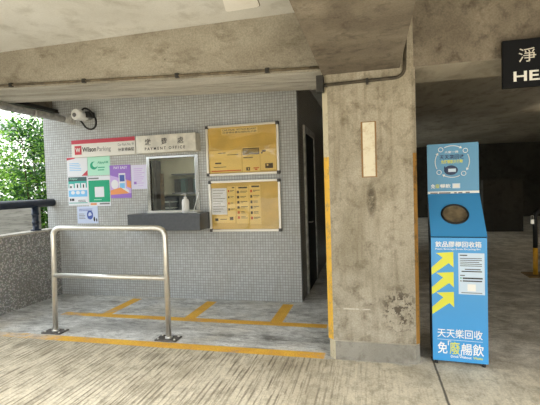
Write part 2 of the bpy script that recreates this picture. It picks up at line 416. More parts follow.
class LT:
    """one lettering part per line of text"""
    def __init__(s, parent, mats, local=False): s.a = (parent, mats, local)
    def text(s, body, o, u, v, w, h, mat=0, bold=0, depth=.002):
        p, mats, local = s.a; MB().text(body, o, u, v, w, h, 0, bold, depth).build('lettering', mats[mat], p, local=local); return s
def tag(o, label=None, cat=None, group=None, kind=None):
    for k, v in (('label', label), ('category', cat), ('group', group), ('kind', kind)):
        if v: o[k] = v
    return o
def thing(name, loc, label, cat, group=None, rz=0):
    o = bpy.data.objects.new(name, None); COL.objects.link(o); o.location = loc; o.rotation_euler.z = rz; o.empty_display_size = .1
    return tag(o, label, cat, group)
def struct(o): o['kind'] = 'structure'; return o
def bend(points, r, seg=6):
    """round the corners of a polyline"""
    P = [Vector(p) for p in points]; out = [P[0]]
    for a, b, c in zip(P, P[1:], P[2:]):
        d1, d2 = (a-b).normalized(), (c-b).normalized(); p1, p2 = b+d1*r, b+d2*r
        for k in range(seg+1):
            t = k/seg; out.append(p1*(1-t)**2+b*2*t*(1-t)+p2*t*t)
    return out+[P[-1]]

# ------------------------------------------------------------------ setting
WY = 5.534        # office wall face
FY = 3.79         # cross beam face
struct(MB().box(-5.06, 16, -14, 20, -.3, 0).build('floor', 'floor'))
# ceiling slab
struct(MB().box(-5.06, .3, -.8, 20, 3.2, 3.5).build('ceiling', 'ceil'))
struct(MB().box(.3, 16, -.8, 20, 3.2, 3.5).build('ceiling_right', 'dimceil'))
struct(MB().box(-5.06, 16, -.8, 20, 3.5, 13).build('added_sun_blocker', 'weathered'))  # unseen mass added above the slab to keep sun off the shrubs
# repaired rectangle on the ceiling
pa = [atz(222, -3, 3.2), atz(226, 11.5, 3.2), atz(260, 6, 3.2), atz(254, -8, 3.2)]
pp = bend([tuple((pa[0]+pa[1])/2)]+[tuple(p) for p in pa[1:]]+[tuple(pa[0]), tuple((pa[0]+pa[1])/2)], .04, 4)[:-1]
mb = MB(); mb.prism([(p.x, p.y, 3.2) for p in pp], (0, 0, -.006))
pc = sum((Vector((p.x, p.y, 0)) for p in pp), Vector())/len(pp)
mb.prism([((p.x-pc.x)*1.02+pc.x+.004, (p.y-pc.y)*1.035+pc.y+.002, 3.2) for p in pp], (0, 0, -.003), 1)
struct(mb.build('trim_1', ['patch', 'under']))

# tapering cross beam on the office side
zl = EYE+(2.835-EYE)*1.012; zr = EYE+(2.630-EYE)*1.012; xl, xr = -5.06, -.36
zl2 = zr+(zl-zr)
mb = MB()
def beam_mesh(x0, x1, z0, z1, y0, y1, top=3.2):
    b = MB(); V = lambda x, y, z: b.bm.verts.new((x, y, z))
    a = [V(x0, y0, z0), V(x1, y0, z1), V(x1, y1, z1), V(x0, y1, z0)]; t = [V(x0, y0, top), V(x1, y0, top), V(x1, y1, top), V(x0, y1, top)]
    f = b.bm.faces.new(a[::-1]); f.material_index = 1
    b.bm.faces.new(t)
    for i in range(4): b.bm.faces.new((a[i], a[(i+1) % 4], t[(i+1) % 4], t[i]))
    return b
struct(beam_mesh(xl, xr, zl, zr, FY, 4.52).build('cross_beam', ['beam', 'soffit']))
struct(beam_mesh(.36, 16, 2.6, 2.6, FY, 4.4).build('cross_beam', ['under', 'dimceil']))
# beam running out from the pillar over the drive
struct(MB().box(-.405, .262, -.8, FY, 2.6, 3.2).build('drive_beam', 'under'))
# edge beam over the parapet
struct(MB().box(-5.06, -4.86, -.8, 8.5, 2.93, 3.2).build('edge_beam', 'under'))

# pillar with chamfered, painted corners
def octa(x0, x1, y0, y1, c, e=None):
    e = e or c; return [(x0+c, y0), (x1-e, y0), (x1, y0+e), (x1, y1-e), (x1-e, y1), (x0+c, y1), (x0, y1-c), (x0, y0+c)]
mb = MB(); lv = [.17, 1.86, 3.2]
ring = [[mb.bm.verts.new((x, y, z)) for x, y in octa(-.42, .392, 3.77, 4.45, .052, .034)] for z in lv]
for i in range(2):
    for k in range(8):
        f = mb.bm.faces.new((ring[i][k], ring[i][(k+1) % 8], ring[i+1][(k+1) % 8], ring[i+1][k]))
        if i == 0 and k == 7: f.material_index = 1
        if i == 0 and k == 1: f.material_index = 2
        if i == 1 and k == 7: f.material_index = 3
mb.bm.faces.new(ring[2]); mb.bm.faces.new(ring[0][::-1])
pillar = struct(mb.build('pillar', ['pillar', 'yellow_edge', 'brown_edge', 'cream_edge']))
mb = MB(); a = octa(-.405, .388, 3.742, 4.48, .055, .04)
mb.prism([(x, y, 0) for x, y in a], (0, 0, .172))
for f in mb.bm.faces:
    n = f.normal if f.normal.length else (f.normal_update() or f.normal)
mb.bm.normal_update()
for f in mb.bm.faces:
    if f.calc_center_median().x < -.36 and f.calc_center_median().y < 3.79: f.material_index = 1
    if f.calc_center_median().z > .16: f.material_index = 2
struct(mb.build('plinth', ['plinth', 'cream_edge', 'coping'], pillar))

# office wall with a window opening, side wall, parapet
WX0, WX1, WZ0, WZ1 = -3.235, -2.43, 1.275, 2.115
mb = MB(); x0, x1, T = -5.055, -.955, .12
mb.box(x0, WX0, WY, WY+T, 0, 3.2); mb.box(WX1, x1, WY, WY+T, 0, 3.2); mb.box(WX0, WX1, WY, WY+T, 0, WZ0); mb.box(WX0, WX1, WY, WY+T, WZ1, 3.2)
struct(mb.build('wall_back', 'tile'))
struct(MB().box(-1.075, -.955, WY+T, 9.5, 0, 3.2).build('wall_side', 'tileshade'))
struct(MB().box(-5.055, -4.94, WY+T, 9.5, 0, 3.2).build('wall_office_left', 'tileshade'))
struct(MB().box(-4.94, -1.075, 8.2, 8.3, 0, 3.2).build('wall_office_back', 'wallin'))
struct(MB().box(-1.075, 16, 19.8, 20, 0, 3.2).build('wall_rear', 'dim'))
struct(MB().box(7.2, 7.4, -2.2, FY, 0, 3.2).build('wall_light_blocker', 'dim'))  # unseen wall added to block light and darken the right side
struct(MB().box(-5.06, 16, -.8, -.6, 2.74, 3.2).build('added_reflection_beam', 'under'))  # unseen beam added to bound the sky reflected in the notice boards
struct(MB().box(-40, 30, -24, -22, -.3, 4.6).build('wall_added_reflection', 'weathered'))  # unseen wall added behind the camera to darken reflections in the boards
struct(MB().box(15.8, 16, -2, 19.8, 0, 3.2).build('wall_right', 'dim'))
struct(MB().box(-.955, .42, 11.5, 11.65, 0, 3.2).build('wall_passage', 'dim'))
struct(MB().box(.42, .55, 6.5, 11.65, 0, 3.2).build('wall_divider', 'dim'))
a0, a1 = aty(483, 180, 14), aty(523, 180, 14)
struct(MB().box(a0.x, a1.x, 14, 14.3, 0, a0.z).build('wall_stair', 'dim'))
# parapet
mb = MB(); mb.box(-5.06, -4.85, -14, WY, 0, 1.03); mb.box(-5.075, -4.84, -14, WY, 1.03, 1.06, 1, .006)
struct(mb.build('wall_left', ['pebble', 'coping']))
# ground outside
struct(MB().box(-60, -5.06, -30, 60, -1.2, -1.0).build('ground', 'soil'))
struct(MB().box(-40, 40, -60, -14, -.35, -.05).build('road', 'asphalt'))

# passage door in the side wall
d = MB(); d.box(-.955, -.925, 6.0, 6.1, 0, 2.5); d.box(-.955, -.925, 7.0, 7.1, 0, 2.5); d.box(-.955, -.925, 6.1, 7.0, 2.4, 2.5)
door = struct(d.build('door_1', 'galv'))
d = MB().box(-.955, -.94, 6.1, 7.0, 0, 2.4); d.build('door_leaf', 'cardark', door)
d = MB().tube(bend([(-.94, 6.22, 1.05), (-.89, 6.22, 1.05), (-.89, 6.34, 1.05)], .01), .01, 8); d.build('door_handle', 'steel', door)

# ------------------------------------------------------------------ office window
win = bpy.data.objects.new('window_1', None); COL.objects.link(win); win.location = (-2.83, WY, WZ0); struct(win)
fw = .062
mb = MB(); mb.box(WX0-.01, WX0+fw-.02, WY-.025, WY+.04, WZ0, WZ1, 0, .004); mb.build('jamb', 'mirror', win)
mb = MB(); mb.box(WX1-.04, WX1+.02, WY-.025, WY+.04, WZ0, WZ1, 0, .004); mb.build('jamb', 'mirror', win)
mb = MB(); mb.box(WX0+fw-.02, WX1-.04, WY-.025, WY+.04, WZ1-.035, WZ1, 0, .004); mb.build('head', 'mirror', win)
mb = MB(); mb.box(WX0-.01, WX1+.02, WY-.05, WY+.12, WZ0-.002, WZ0+.03, 0, .004); mb.build('sill', 'alu', win)
mb = MB(); mb.box(WX0+.055, WX0+.105, WY+.03, WY+.2, WZ0+.03, WZ1-.055); mb.box(WX0+.106, WX0+.15, WY+.16, WY+.2, WZ0+.03, WZ1-.25, 1); mb.build('post', ['brown', 'ochre_post'], win)
mb = MB(); mb.box(WX0+.05, WX1-.055, WY+.012, WY+.02, WZ0+.03, WZ1-.05); mb.build('pane', 'glass', win)
# office room
struct(MB().box(-4.94, -1.075, WY+.12, 8.2, 2.6, 2.66).build('ceiling_office', 'wallin'))
t = thing('added_office_light', (-2.9, 7.0, 2.6), 'lit ceiling light inside the payment office, seen through its window', 'ceiling light')
MB().box(-3.5, -2.3, 6.9, 7.1, 2.55, 2.6, 0, .008).build('housing', 'white', t); MB().box(-3.45, -2.35, 6.93, 7.07, 2.54, 2.55).build('diffuser', 'officelamp', t)  # fill light added out of view to brighten the room
t = thing('office_desk', (-2.9, 6.35, 0), 'dark desk inside the payment office behind the window glass', 'desk')
MB().box(-3.9, -1.9, 6.0, 6.7, 1.015, 1.055, 0, .005).build('desktop', 'desk', t)
MB().box(-3.9, -1.9, 6.62, 6.66, 1.06, 1.5).build('back_panel', 'desk', t)
for xx in (-3.88, -1.96):
    MB().box(xx, xx+.04, 6.02, 6.68, 0, 1.02).build('leg', 'desk', t)
t = thing('letter_tray', (-3.35, 6.3, 1.06), 'pale slatted letter tray on the desk behind the office window', 'tray')
for k in range(4):
    MB().box(-3.5, -3.22, 6.15, 6.45, 1.10+k*.1, 1.115+k*.1).build('shelf', 'white', t)
for xx in (-3.5, -3.23):
    for yy in (6.15, 6.44): MB().box(xx, xx+.01, yy, yy+.01, 1.06, 1.43).build('upright', 'greyink', t)
t = thing('computer_monitor', (-2.75, 6.35, 1.06), 'dark computer monitor on the desk behind the office window', 'monitor')
MB().box(-3.02, -2.5, 6.3, 6.34, 1.16, 1.5, 0, .006).build('screen', 'black', t); MB().box(-2.79, -2.73, 6.33, 6.37, 1.07, 1.2).build('stand', 'black', t); MB().box(-2.88, -2.64, 6.26, 6.44, 1.06, 1.075, 0, .004).build('base', 'black', t)
t = thing('wall_shelf', (-3.1, 8.1, 1.5), 'grey shelf of dark files on the rear wall of the office', 'shelf')
MB().box(-4.1, -3.1, 7.95, 8.2, 1.52, 1.55).build('board', 'greyink', t); MB().box(-4.1, -3.1, 7.95, 8.2, 1.92, 1.95).build('board', 'greyink', t)
for i, xx in enumerate((-4.05, -3.9, -3.74, -3.62, -3.35)):
    f = MB().box(xx, xx+.1, 7.97, 8.18, 1.55, 1.84, 0, .004).build('box_file', 'darkteal' if i % 2 else 'ink', None, (xx+.05, 8.08, 1.55))
    tag(f, 'dark box file standing on the shelf at the rear of the payment office', 'file', 'box files in the office')

# ledge under the window
lg = MB().box(-3.38, -2.27, 5.17, WY, 1.045, 1.276, 0, .004).build('counter_ledge', 'charcoal', None, (-2.825, WY, 1.045))
tag(lg, 'charcoal grey box ledge projecting below the payment office window', 'ledge')
# pump bottle, tray, pen on the ledge
bx, by = aty(185.6, 206, 5.36).x, 5.36
t = thing('pump_bottle', (bx, by, 1.276), 'white pump bottle standing on the charcoal ledge at the window', 'bottle')
MB().lathe([(.045, 1.276), (.052, 1.285), (.052, 1.43), (.044, 1.465), (.02, 1.482), (.018, 1.49)], (bx, by, 0), 20).build('body', 'white', t)
pm = MB(); pm.lathe([(.022, 1.488), (.022, 1.505), (.008, 1.508), (.008, 1.535), (.016, 1.537), (.016, 1.55)], (bx, by, 0), 14); pm.tube([(bx, by, 1.545), (bx-.03, by-.02, 1.545), (bx-.045, by-.03, 1.532)], .006, 8)
pm.build('pump', 'white', t)
tr = MB(); tr.box(bx+.06, bx+.2, 5.3, 5.5, 1.276, 1.284, 0, .003)
for a in ((bx+.06, bx+.066, 5.3, 5.5), (bx+.194, bx+.2, 5.3, 5.5), (bx+.06, bx+.2, 5.3, 5.306), (bx+.06, bx+.2, 5.494, 5.5)): tr.box(*a, 1.276, 1.295)
tag(tr.build('tray', 'white', None, (bx+.13, 5.4, 1.276)), 'small shallow white tray beside the pump bottle on the ledge', 'tray')
pn = MB().tube([(bx+.09, 5.42, 1.286), (bx+.15, 5.49, 1.56)], .006, 8).build('pen', 'white', None, (bx+.09, 5.42, 1.286))
tag(pn, 'thin white pen leaning upright in the tray against the window frame', 'pen')

# ------------------------------------------------------------------ signs on the wall
UX, UZ = (1, 0, 0), (0, 0, 1)
t = thing('office_sign', (-2.835, WY, 2.15), 'steel box sign with engraved black payment office lettering above the window', 'sign')
sy = WY-.185
MB().box(-3.30, -2.37, sy, WY, 2.15, 2.405, 0, .004).build('sign_box', 'signsteel', t)
mb = LT(t, ['ink'])
for i, ch in enumerate('繳費處'): mb.text(ch, (-3.155+i*.255, sy, 2.262), UX, UZ, .095, .095, 0, .005)
mb.text('P A Y M E N T   O F F I C E', (-3.16, sy, 2.19), UX, UZ, .63, .042, 0, .02)

t = thing('parking_sign', (-4.0, WY, 2.165), 'white sign with a red top band and car park operator lettering', 'sign')
sx0, sx1, sz0, sz1, sy = -4.507, -3.40, 2.16, 2.424, WY-.05
mb = MB(); mb.box(sx0, sx1, sy, WY, sz0, sz1, 0, .003); mb.box(sx0, sx1, sy-.003, sy, sz1-.06, sz1, 1); mb.build('panel', ['signwhite', 'pinkred'], t)
mb = MB(); mb.box(-4.45, -4.33, sy-.004, sy, 2.20, 2.335, 0); mb.text('W', (-4.435, sy-.004, 2.235), UX, UZ, .09, .07, 1, .03); mb.build('logo', ['red', 'signwhite'], t)
mb = LT(t, ['ink', 'greyink']); mb.text('Wilson', (-4.315, sy, 2.235), UX, UZ, .245, .075, 0, .025); mb.text('Parking', (-4.05, sy, 2.215), UX, UZ, .235, .09, 1, .0)
mb.text('Car Park No. 91', (-3.69, sy, 2.297), UX, UZ, .27, .04, 1, .004); mb.text('停車場編號', (-3.69, sy, 2.215), UX, UZ, .27, .055, 0, .008)

def poster(name, px, label, cat, base='paper', art=None, mats=(), group=None, z=.006):
    """flat sheet on the office wall; art(fr) draws print in 0..1 sheet coordinates (x right, y down)"""
    a = aty(px[0], px[1], WY-z); c = aty(px[2], px[3], WY-z); a2 = aty(px[0], px[3], WY-z); c2 = aty(px[2], px[1], WY-z)
    X0, X1, Z1, Z0 = (a.x+a2.x)/2, (c.x+c2.x)/2, (a.z+c2.z)/2, (c.z+a2.z)/2
    mb = MB(); mb.box(X0, X1, WY-z, WY, Z0, Z1)
    lay = [.0004]
    def dd(d): lay[0] += .00012; return lay[0]
    class Fr:
        def r(s, x0, y0, x1, y1, m, d=.0012): d = dd(d); mb.box(X0+(X1-X0)*x0, X0+(X1-X0)*x1, WY-z-d, WY-z, Z1-(Z1-Z0)*y1, Z1-(Z1-Z0)*y0, m)
        def p(s, pts, m, d=.0015): d = dd(d); mb.poly([(X0+(X1-X0)*x, WY-z-d, Z1-(Z1-Z0)*y) for x, y in pts], m)
        def e(s, x, y, rx, ry, m, d=.002, seg=20): s.p([(x+rx*math.cos(2*math.pi*k/seg), y+ry*math.sin(2*math.pi*k/seg)) for k in range(seg)], m, d)
        def t(s, body, x0, y0, x1, y1, m, bold=0): mb.text(body, (X0+(X1-X0)*x0, WY-z, Z1-(Z1-Z0)*y1), UX, UZ, (X1-X0)*(x1-x0), (Z1-Z0)*(y1-y0), m, bold, dd(0))
        def lines(s, x0, y0, x1, y1, n, m, seed=1):
            rg = random.Random(seed)
            for i in range(n):
                yy = y0+(y1-y0)*(i+.3)/n; s.r(x0, yy, x0+(x1-x0)*rg.uniform(.6, 1), yy+(y1-y0)/n*.35, m)
    if art: art(Fr())
    o = mb.build(name, [base]+list(mats), None, ((X0+X1)/2, WY, Z0))
    return tag(o, label, cat, group)
def art1(f):
    f.p([(0, .02), (.45, .02), (.38, .09), (0, .16)], 1); f.p([(1, .72), (1, 1), (.7, 1)], 1); f.lines(.12, .3, .8, .75, 5, 2, 3)
poster('notice_sheet', (67, 157, 87.3, 176), 'white notice with red corner flashes, above the dark-headed green poster', 'notice', 'paper', art1, ('pinkred', 'sky'))
def art2(f):
    f.e(.28, .5, .17, .2, 1); f.e(.34, .45, .12, .14, 2, .0025); f.t('AlipayHK', .45, .3, .95, .45, 1, .02); f.lines(.45, .55, .9, .8, 2, 1, 4)
poster('notice_sheet', (87.6, 155.3, 110, 175.3), 'mint green notice with a round green emblem, below the car park sign', 'notice', 'mint', art2, ('green', 'mint'))
def art3(f):
    f.r(.04, .03, .96, .17, 1); f.t('Alipay', .1, .06, .5, .13, 6); f.r(.04, .17, .96, .4, 2); f.r(.08, .26, .3, .42, 4); f.r(.36, .24, .62, .44, 4); f.r(.68, .24, .9, .44, 4); f.r(.12, .33, .2, .4, 3); f.r(.46, .28, .52, .4, 3); f.r(.76, .28, .82, .4, 3)
    f.r(.04, .48, .96, .7, 5); f.e(.25, .56, .1, .06, 4); f.e(.5, .56, .1, .06, 4); f.e(.75, .56, .1, .06, 4); f.r(.04, .7, .96, .92, 4, .001); f.r(.08, .76, .16, .84, 3); f.r(.18, .76, .3, .84, 3); f.lines(.5, .8, .92, .9, 2, 3, 5); f.r(.04, .9, .96, .925, 2)
poster('payment_poster', (68, 176.2, 88, 205.5), 'white and teal payment poster with a dark header and blue middle band', 'poster', 'paper', art3, ('darkteal', 'teal', 'ink', 'paper', 'sky', 'mint'))
def art4(f):
    f.r(.02, .14, .98, .87, 1); f.r(.3, .36, .72, .7, 2); f.r(.02, .05, .5, .1, 3); f.lines(.25, .76, .75, .82, 1, 4, 3); f.r(.08, .9, .36, .96, 5); f.r(.5, .9, .95, .95, 3)
poster('payment_poster', (88.3, 176, 110.3, 206), 'bright green payment poster with a white square at its middle', 'poster', 'paper', art4, ('green', 'paper', 'greyink', 'mint', 'orange'))
def art5(f):
    f.p([(0, 0), (1, 0), (1, .5), (0, .3)], 1); f.t('PAY EASY', .2, .04, .85, .12, 3, .01); f.r(.42, .25, .74, .75, 3); f.r(.46, .3, .7, .5, 4); f.r(.46, .55, .7, .7, 2); f.e(.22, .58, .18, .14, 3); f.e(.62, .8, .28, .1, 3); f.p([(0, .76), (.5, .68), (.9, .86), (.3, .9), (0, .9)], 5); f.p([(.78, .45), (1, .5), (1, .72), (.8, .66)], 5); f.p([(0, .9), (1, .86), (1, 1), (0, 1)], 1)
poster('advert_poster', (110.2, 165, 131, 198), 'purple and orange advert poster with a phone drawing, beside the green posters', 'poster', 'lav', art5, ('purple', 'sky', 'paper', 'blueink', 'orange'))
poster('notice_sheet', (131.3, 164.7, 148, 189), 'plain lilac-white sheet of small print between the purple poster and the window', 'notice', 'paperlilac', lambda f: (f.lines(.15, .12, .9, .8, 8, 1, 7), f.r(.15, .7, .3, .8, 2), f.r(.4, .85, .7, .87, 1)), ('lav', 'purple'))
def art7(f):
    f.lines(.1, .12, .75, .3, 2, 1, 2); f.lines(.08, .4, .45, .75, 4, 2, 3); f.e(.62, .5, .15, .27, 3); f.e(.62, .5, .08, .15, 0, .003); f.p([(.5, .6), (.75, .5), (.75, .58), (.5, .72)], 3, .004); f.e(.82, .75, .04, .14, 4); f.e(.93, .8, .03, .1, 4)
poster('notice_sheet', (77.3, 206.3, 98, 223.5), 'pale blue sheet with a blue round symbol, lowest on the wall', 'notice', 'paperblue', art7, ('blueink', 'greyink', 'blueink', 'ink'))

# glazed notice boards
def board(px, label, papers):
    a, c = aty(px[0], px[1], WY), aty(px[2], px[3], WY); a2, c2 = aty(px[0]+1, px[3], WY), aty(px[2]-1, px[1], WY)
    X0, X1, Z1, Z0 = (a.x+a2.x)/2, (c.x+c2.x)/2, (a.z+c2.z)/2, (c.z+a2.z)/2
    t = thing('notice_board', ((X0+X1)/2, WY, Z0), label, 'notice board', 'glazed notice boards')
    w = .032; y0 = WY-.05
    MB().box(X0+.01, X1-.01, WY-.02, WY, Z0+.01, Z1-.01).build('backing', 'yellowboard', t)
    mb = MB(); mb.box(X0+w, X1-w, y0, WY, Z1-w, Z1, 0, .004); mb.box(X0+w, X1-w, y0, WY, Z0, Z0+w, 0, .004); mb.box(X0, X0+w, y0, WY, Z0+w, Z1-w, 0, .004); mb.box(X1-w, X1, y0, WY, Z0+w, Z1-w, 0, .004)
    mb.build('frame', 'alu', t)
    for cx, cz in ((X0, Z0), (X1-w-.008, Z0), (X0, Z1-w-.008), (X1-w-.008, Z1-w-.008)):
        MB().box(cx-.003, cx+w+.011, y0-.004, WY, cz-.003, cz+w+.011, 0, .008).build('corner_cap', 'corner', t)
    MB().box(X0+w-.004, X1-w+.004, y0+.008, y0+.012, Z0+w-.004, Z1-w+.004).build('cover', 'acrylic', t)
    class B: pass
    b = B(); b.X0, b.X1, b.Z0, b.Z1, b.t = X0+w, X1-w, Z0+w, Z1-w, t
    papers(b)
    return t
def sheet(b, name, r, label, base, mats, art, d=.022):
    W, H = b.X1-b.X0, b.Z1-b.Z0; x0, x1 = b.X0+W*r[0], b.X0+W*r[2]; z1, z0 = b.Z1-H*r[1], b.Z1-H*r[3]
    mb = MB(); y = WY-d; mb.box(x0, x1, y, WY-.02, z0, z1)
    lay = [.0002]
    def dd(): lay[0] += .0001; return lay[0]
    R_ = lambda a0, c0, a1, c1, m: mb.box(x0+(x1-x0)*a0, x0+(x1-x0)*a1, y-dd(), y, z1-(z1-z0)*c1, z1-(z1-z0)*c0, m)
    T_ = lambda s, a0, c0, a1, c1, m, bd=0: mb.text(s, (x0+(x1-x0)*a0, y, z1-(z1-z0)*c1), UX, UZ, (x1-x0)*(a1-a0), (z1-z0)*(c1-c0), m, bd, .0015)
    art(R_, T_); o = mb.build(name, [base]+mats, None, ((x0+x1)/2, WY-.02, z0)); return tag(o, label, 'notice')
def papers1(b):
    sheet(b, 'title_strip', (.2, .03, .73, .15), 'pale title strip along the top of the upper notice board', 'yellowpale', ['brownink'], lambda r, t: (t('CAR PARK NOTICE BOARD', .03, .1, .97, .45, 1, .01), t('停車場收費及規則告示欄', .03, .58, .97, .93, 1, .01)))
    def a(r, t):
        r(.02, .03, .98, .3, 1); 
        for i in range(4): r(.06, .08+.05*i, .94, .1+.05*i, 3)
        r(.05, .4, .6, .44, 1); r(.2, .82, .42, .96, 1); r(.3, .86, .36, .92, 0); r(.62, .84, .95, .88, 2); r(.7, .9, .85, .95, 2)
    sheet(b, 'notice_sheet', (.5, .46, .75, .98), 'yellowed notice with a dark heading block inside the upper board', 'yellowpaper', ['brownink', 'orangeline', 'yellowpale'], a)
    def c(r, t):
        r(.02, .92, .98, .97, 2); r(.25, .1, .5, .13, 1); r(.15, .55, .35, .62, 1); r(.55, .2, .9, .23, 1); r(.1, .75, .5, .78, 1)
    sheet(b, 'notice_sheet', (.02, .5, .485, .97), 'wide yellowed notice with an orange rule along its foot, upper board', 'yellowpaper', ['brownink', 'orangeline'], c)
    def e(r, t):
        r(.1, .03, .35, .12, 1); r(.05, .12, .15, .2, 1); r(.3, .68, .8, .92, 1); r(.4, .72, .5, .8, 0)
    sheet(b, 'notice_sheet', (.76, .52, .98, .96), 'small yellowed notice with dark pictures at the upper board edge', 'yellowpaper', ['brownink'], e)
def papers2(b):
    sheet(b, 'letter_sheet', (.0, .11, .235, .68), 'bluish white letter sheet pinned inside the lower notice board', 'letter', ['greyink'], lambda r, t: [r(.1, .08+.1*i, .9-.15*(i % 3), .1+.1*i, 1) for i in range(9)], .024)
    def col(n, k):
        def f(r, t):
            rg = random.Random(k)
            r(.2 if k else .6, .02, .9, .06, 1)
            for i in range(n):
                y = .12+.82*i/n; r(.08, y, .26, y+.07, 1 if rg.random() < .7 else 2); r(.34, y+.01, .34+.6*rg.uniform(.5, 1), y+.025, 1); r(.34, y+.045, .34+.6*rg.uniform(.3, .9), y+.055, 1)
        return f
    for i, (r_, lab) in enumerate((((.245, .08, .365, .72), 'narrow yellowed leaflet just right of the white letter, lower board'), ((.375, .08, .565, .88), 'middle yellowed leaflet of pictograms inside the lower board'), ((.575, .06, .74, .9), 'yellowed leaflet with dark pictures nearest the blank right half, lower board'))):
        sheet(b, 'leaflet', r_, lab, 'yellowpaper', ['brownink', 'orangeline'], col(6 if i else 4, i))
    sheet(b, 'leaflet', (.03, .72, .35, .86), 'small yellowed slip below the white letter in the lower board', 'yellowpaper', ['brownink'], lambda r, t: (r(.05, .3, .2, .7, 1), r(.3, .4, .6, .5, 1), r(.75, .1, .92, .6, 1)))
board((206.7, 124.2, 280.2, 175), 'yellow glazed notice board with a white streak of glare, upper of the two', papers1)
board((209.8, 180, 282, 231.2), 'yellow glazed notice board holding a white letter, lower of the two', papers2)

# ------------------------------------------------------------------ plate on the pillar
t = thing('sign_plate', (-.02, 3.77, 1.66), 'faded cream upright plate with rusty edges on the concrete pillar', 'plate')
p0, p1 = aty(360.5, 122, 3.765), aty(377, 177, 3.765)
MB().box(p0.x, p1.x+.002, 3.764, 3.77, p1.z, p0.z, 0).build('border', 'rust', t)
MB().box(p0.x+.016, p1.x-.012, 3.759, 3.764, p1.z+.008, p0.z-.008).build('face', 'plate', t)

# ------------------------------------------------------------------ conduits
t = thing('electrical_conduit', (-2.5, FY, 2.7), 'grey conduit clipped along the foot of the tapering office beam', 'conduit')
zc = lambda x: zr+(zl-zr)*(xr-x)/(xr-xl)+.028
MB().tube([(-5.0, FY-.016, zc(-5.0)), (-.43, FY-.016, zc(-.43))], .0125, 10).build('pipe', 'conduit', t)
for px in (12, 85, 178, 268):
    x = aty(px, 80, FY).x
    MB().box(x-.02, x+.02, FY-.034, FY, zc(x)-.022, zc(x)+.022, 0, .004).build('clip', 'darkbox', t)
t = thing('junction_box', (-.44, 3.76, 2.44), 'dark junction box at the corner of the beam and the pillar', 'junction box')
j0, j1 = aty(315.8, 75.5, 3.72), aty(323.4, 91.3, 3.72)
MB().box(j0.x, j1.x, 3.72, 3.80, j1.z, j0.z, 0, .004).build('box_body', 'darkbox', t); MB().box(j0.x+.006, j1.x-.006, 3.714, 3.72, j1.z+.008, j0.z-.008, 0, .002).build('lid', 'darkbox', t)
MB().tube([(j1.x, 3.755, 2.505), (j1.x+.03, 3.755, 2.505)], .016, 10).build('gland', 'black', t)
t = thing('electrical_conduit', (0, 3.77, 2.51), 'dark conduit crossing the pillar head and turning up beside the drive beam', 'conduit')
MB().tube(bend([(j1.x+.02, 3.752, 2.505), (.30, 3.752, 2.515), (.315, 3.752, 2.9)], .09, 8), .014, 10).build('pipe', 'conduit_dark', t)
x = aty(367, 79, 3.75).x
MB().box(x-.012, x+.012, 3.73, 3.77, 2.48, 2.53, 0, .003).build('clip', 'darkbox', t)

# drain pipe and trunking along the parapet side
t = thing('drain_pipe', (-4.62, WY, 2.78), 'long grey pipe on a wall bracket under the edge beam above the parapet', 'pipe')
MB().tube([(-4.62, -.58, 2.765), (-4.62, WY, 2.765)], .05, 14).build('pipe', 'galv', t)
for yy in (1.2, 3.4, 4.9): MB().lathe([(.05, yy-.02), (.058, yy-.02), (.058, yy+.02), (.05, yy+.02)], (-4.62, 0, 2.765), 14, 0, 'y').build('collar', 'galv', t)
mb = MB(); q0, q1, q2 = aty(45, 115, WY-.02), aty(72, 114, WY-.02), aty(73, 124.5, WY-.02)
mb.prism([tuple(q0), tuple(q1), tuple(q2)], (0, -.05, 0)); mb.box(q2.x-.06, q2.x+.03, WY-.09, WY, q2.z-.0, q2.z+.13, 0, .006); mb.build('wall_bracket', 'galv', t)
t = thing('cable_trunking', (-4.80, 3, 2.9), 'dark thin trunking above the grey pipe along the edge beam', 'trunking')
MB().box(-4.84, -4.76, -2, WY, 2.875, 2.93, 0, .003).build('tray', 'cardark', t); MB().box(-4.76, -4.74, -2, WY, 2.87, 2.885).build('lip', 'darkbox', t)

# security camera
t = thing('security_camera', (-4.35, WY, 2.70), 'white security camera with a black cable loop, high on the tiled wall', 'camera')
c0 = aty(78.5, 115, 5.3)
mb = MB().box(c0.x-.05, c0.x+.05, WY-.08, WY, c0.z-.05, c0.z+.05, 0, .006); mb.build('bracket', 'galv', t)
mb = MB().lathe([(.06, WY-.08), (.075, 5.42), (.082, 5.30), (.082, 5.24), (.07, 5.225)], (c0.x, 0, c0.z), 20, 0, 'y'); mb.build('housing', 'white', t)
mb = MB().lathe([(.03, 5.225), (.03, 5.215), (.012, 5.212)], (c0.x-.01, 0, c0.z-.01), 16, 0, 'y'); mb.build('lens', 'greyink', t)
mb = MB().box(c0.x+.06, c0.x+.14, 5.36, 5.5, c0.z-.03, c0.z+.06, 0, .01); mb.build('cable_box', 'black', t)
loop = [(81, 112), (84, 108.5), (89, 110), (93.5, 115), (96, 121), (95, 127), (91, 129.3), (86, 127.5), (82.5, 123), (79, 119)]
pts = [aty(a, b_, 5.36) for a, b_ in loop]
sm = []
for i in range(len(pts)-1):
    p_1, p0_, p1_, p2_ = pts[max(i-1, 0)], pts[i], pts[i+1], pts[min(i+2, len(pts)-1)]
    for k in range(5):
        u = k/5; sm.append(.5*((2*p0_)+(p1_-p_1)*u+(2*p_1-5*p0_+4*p1_-p2_)*u*u+(3*p0_-p_1-3*p1_+p2_)*u**3))
sm.append(pts[-1])
MB().tube(sm, .014, 8).build('cable', 'black', t)

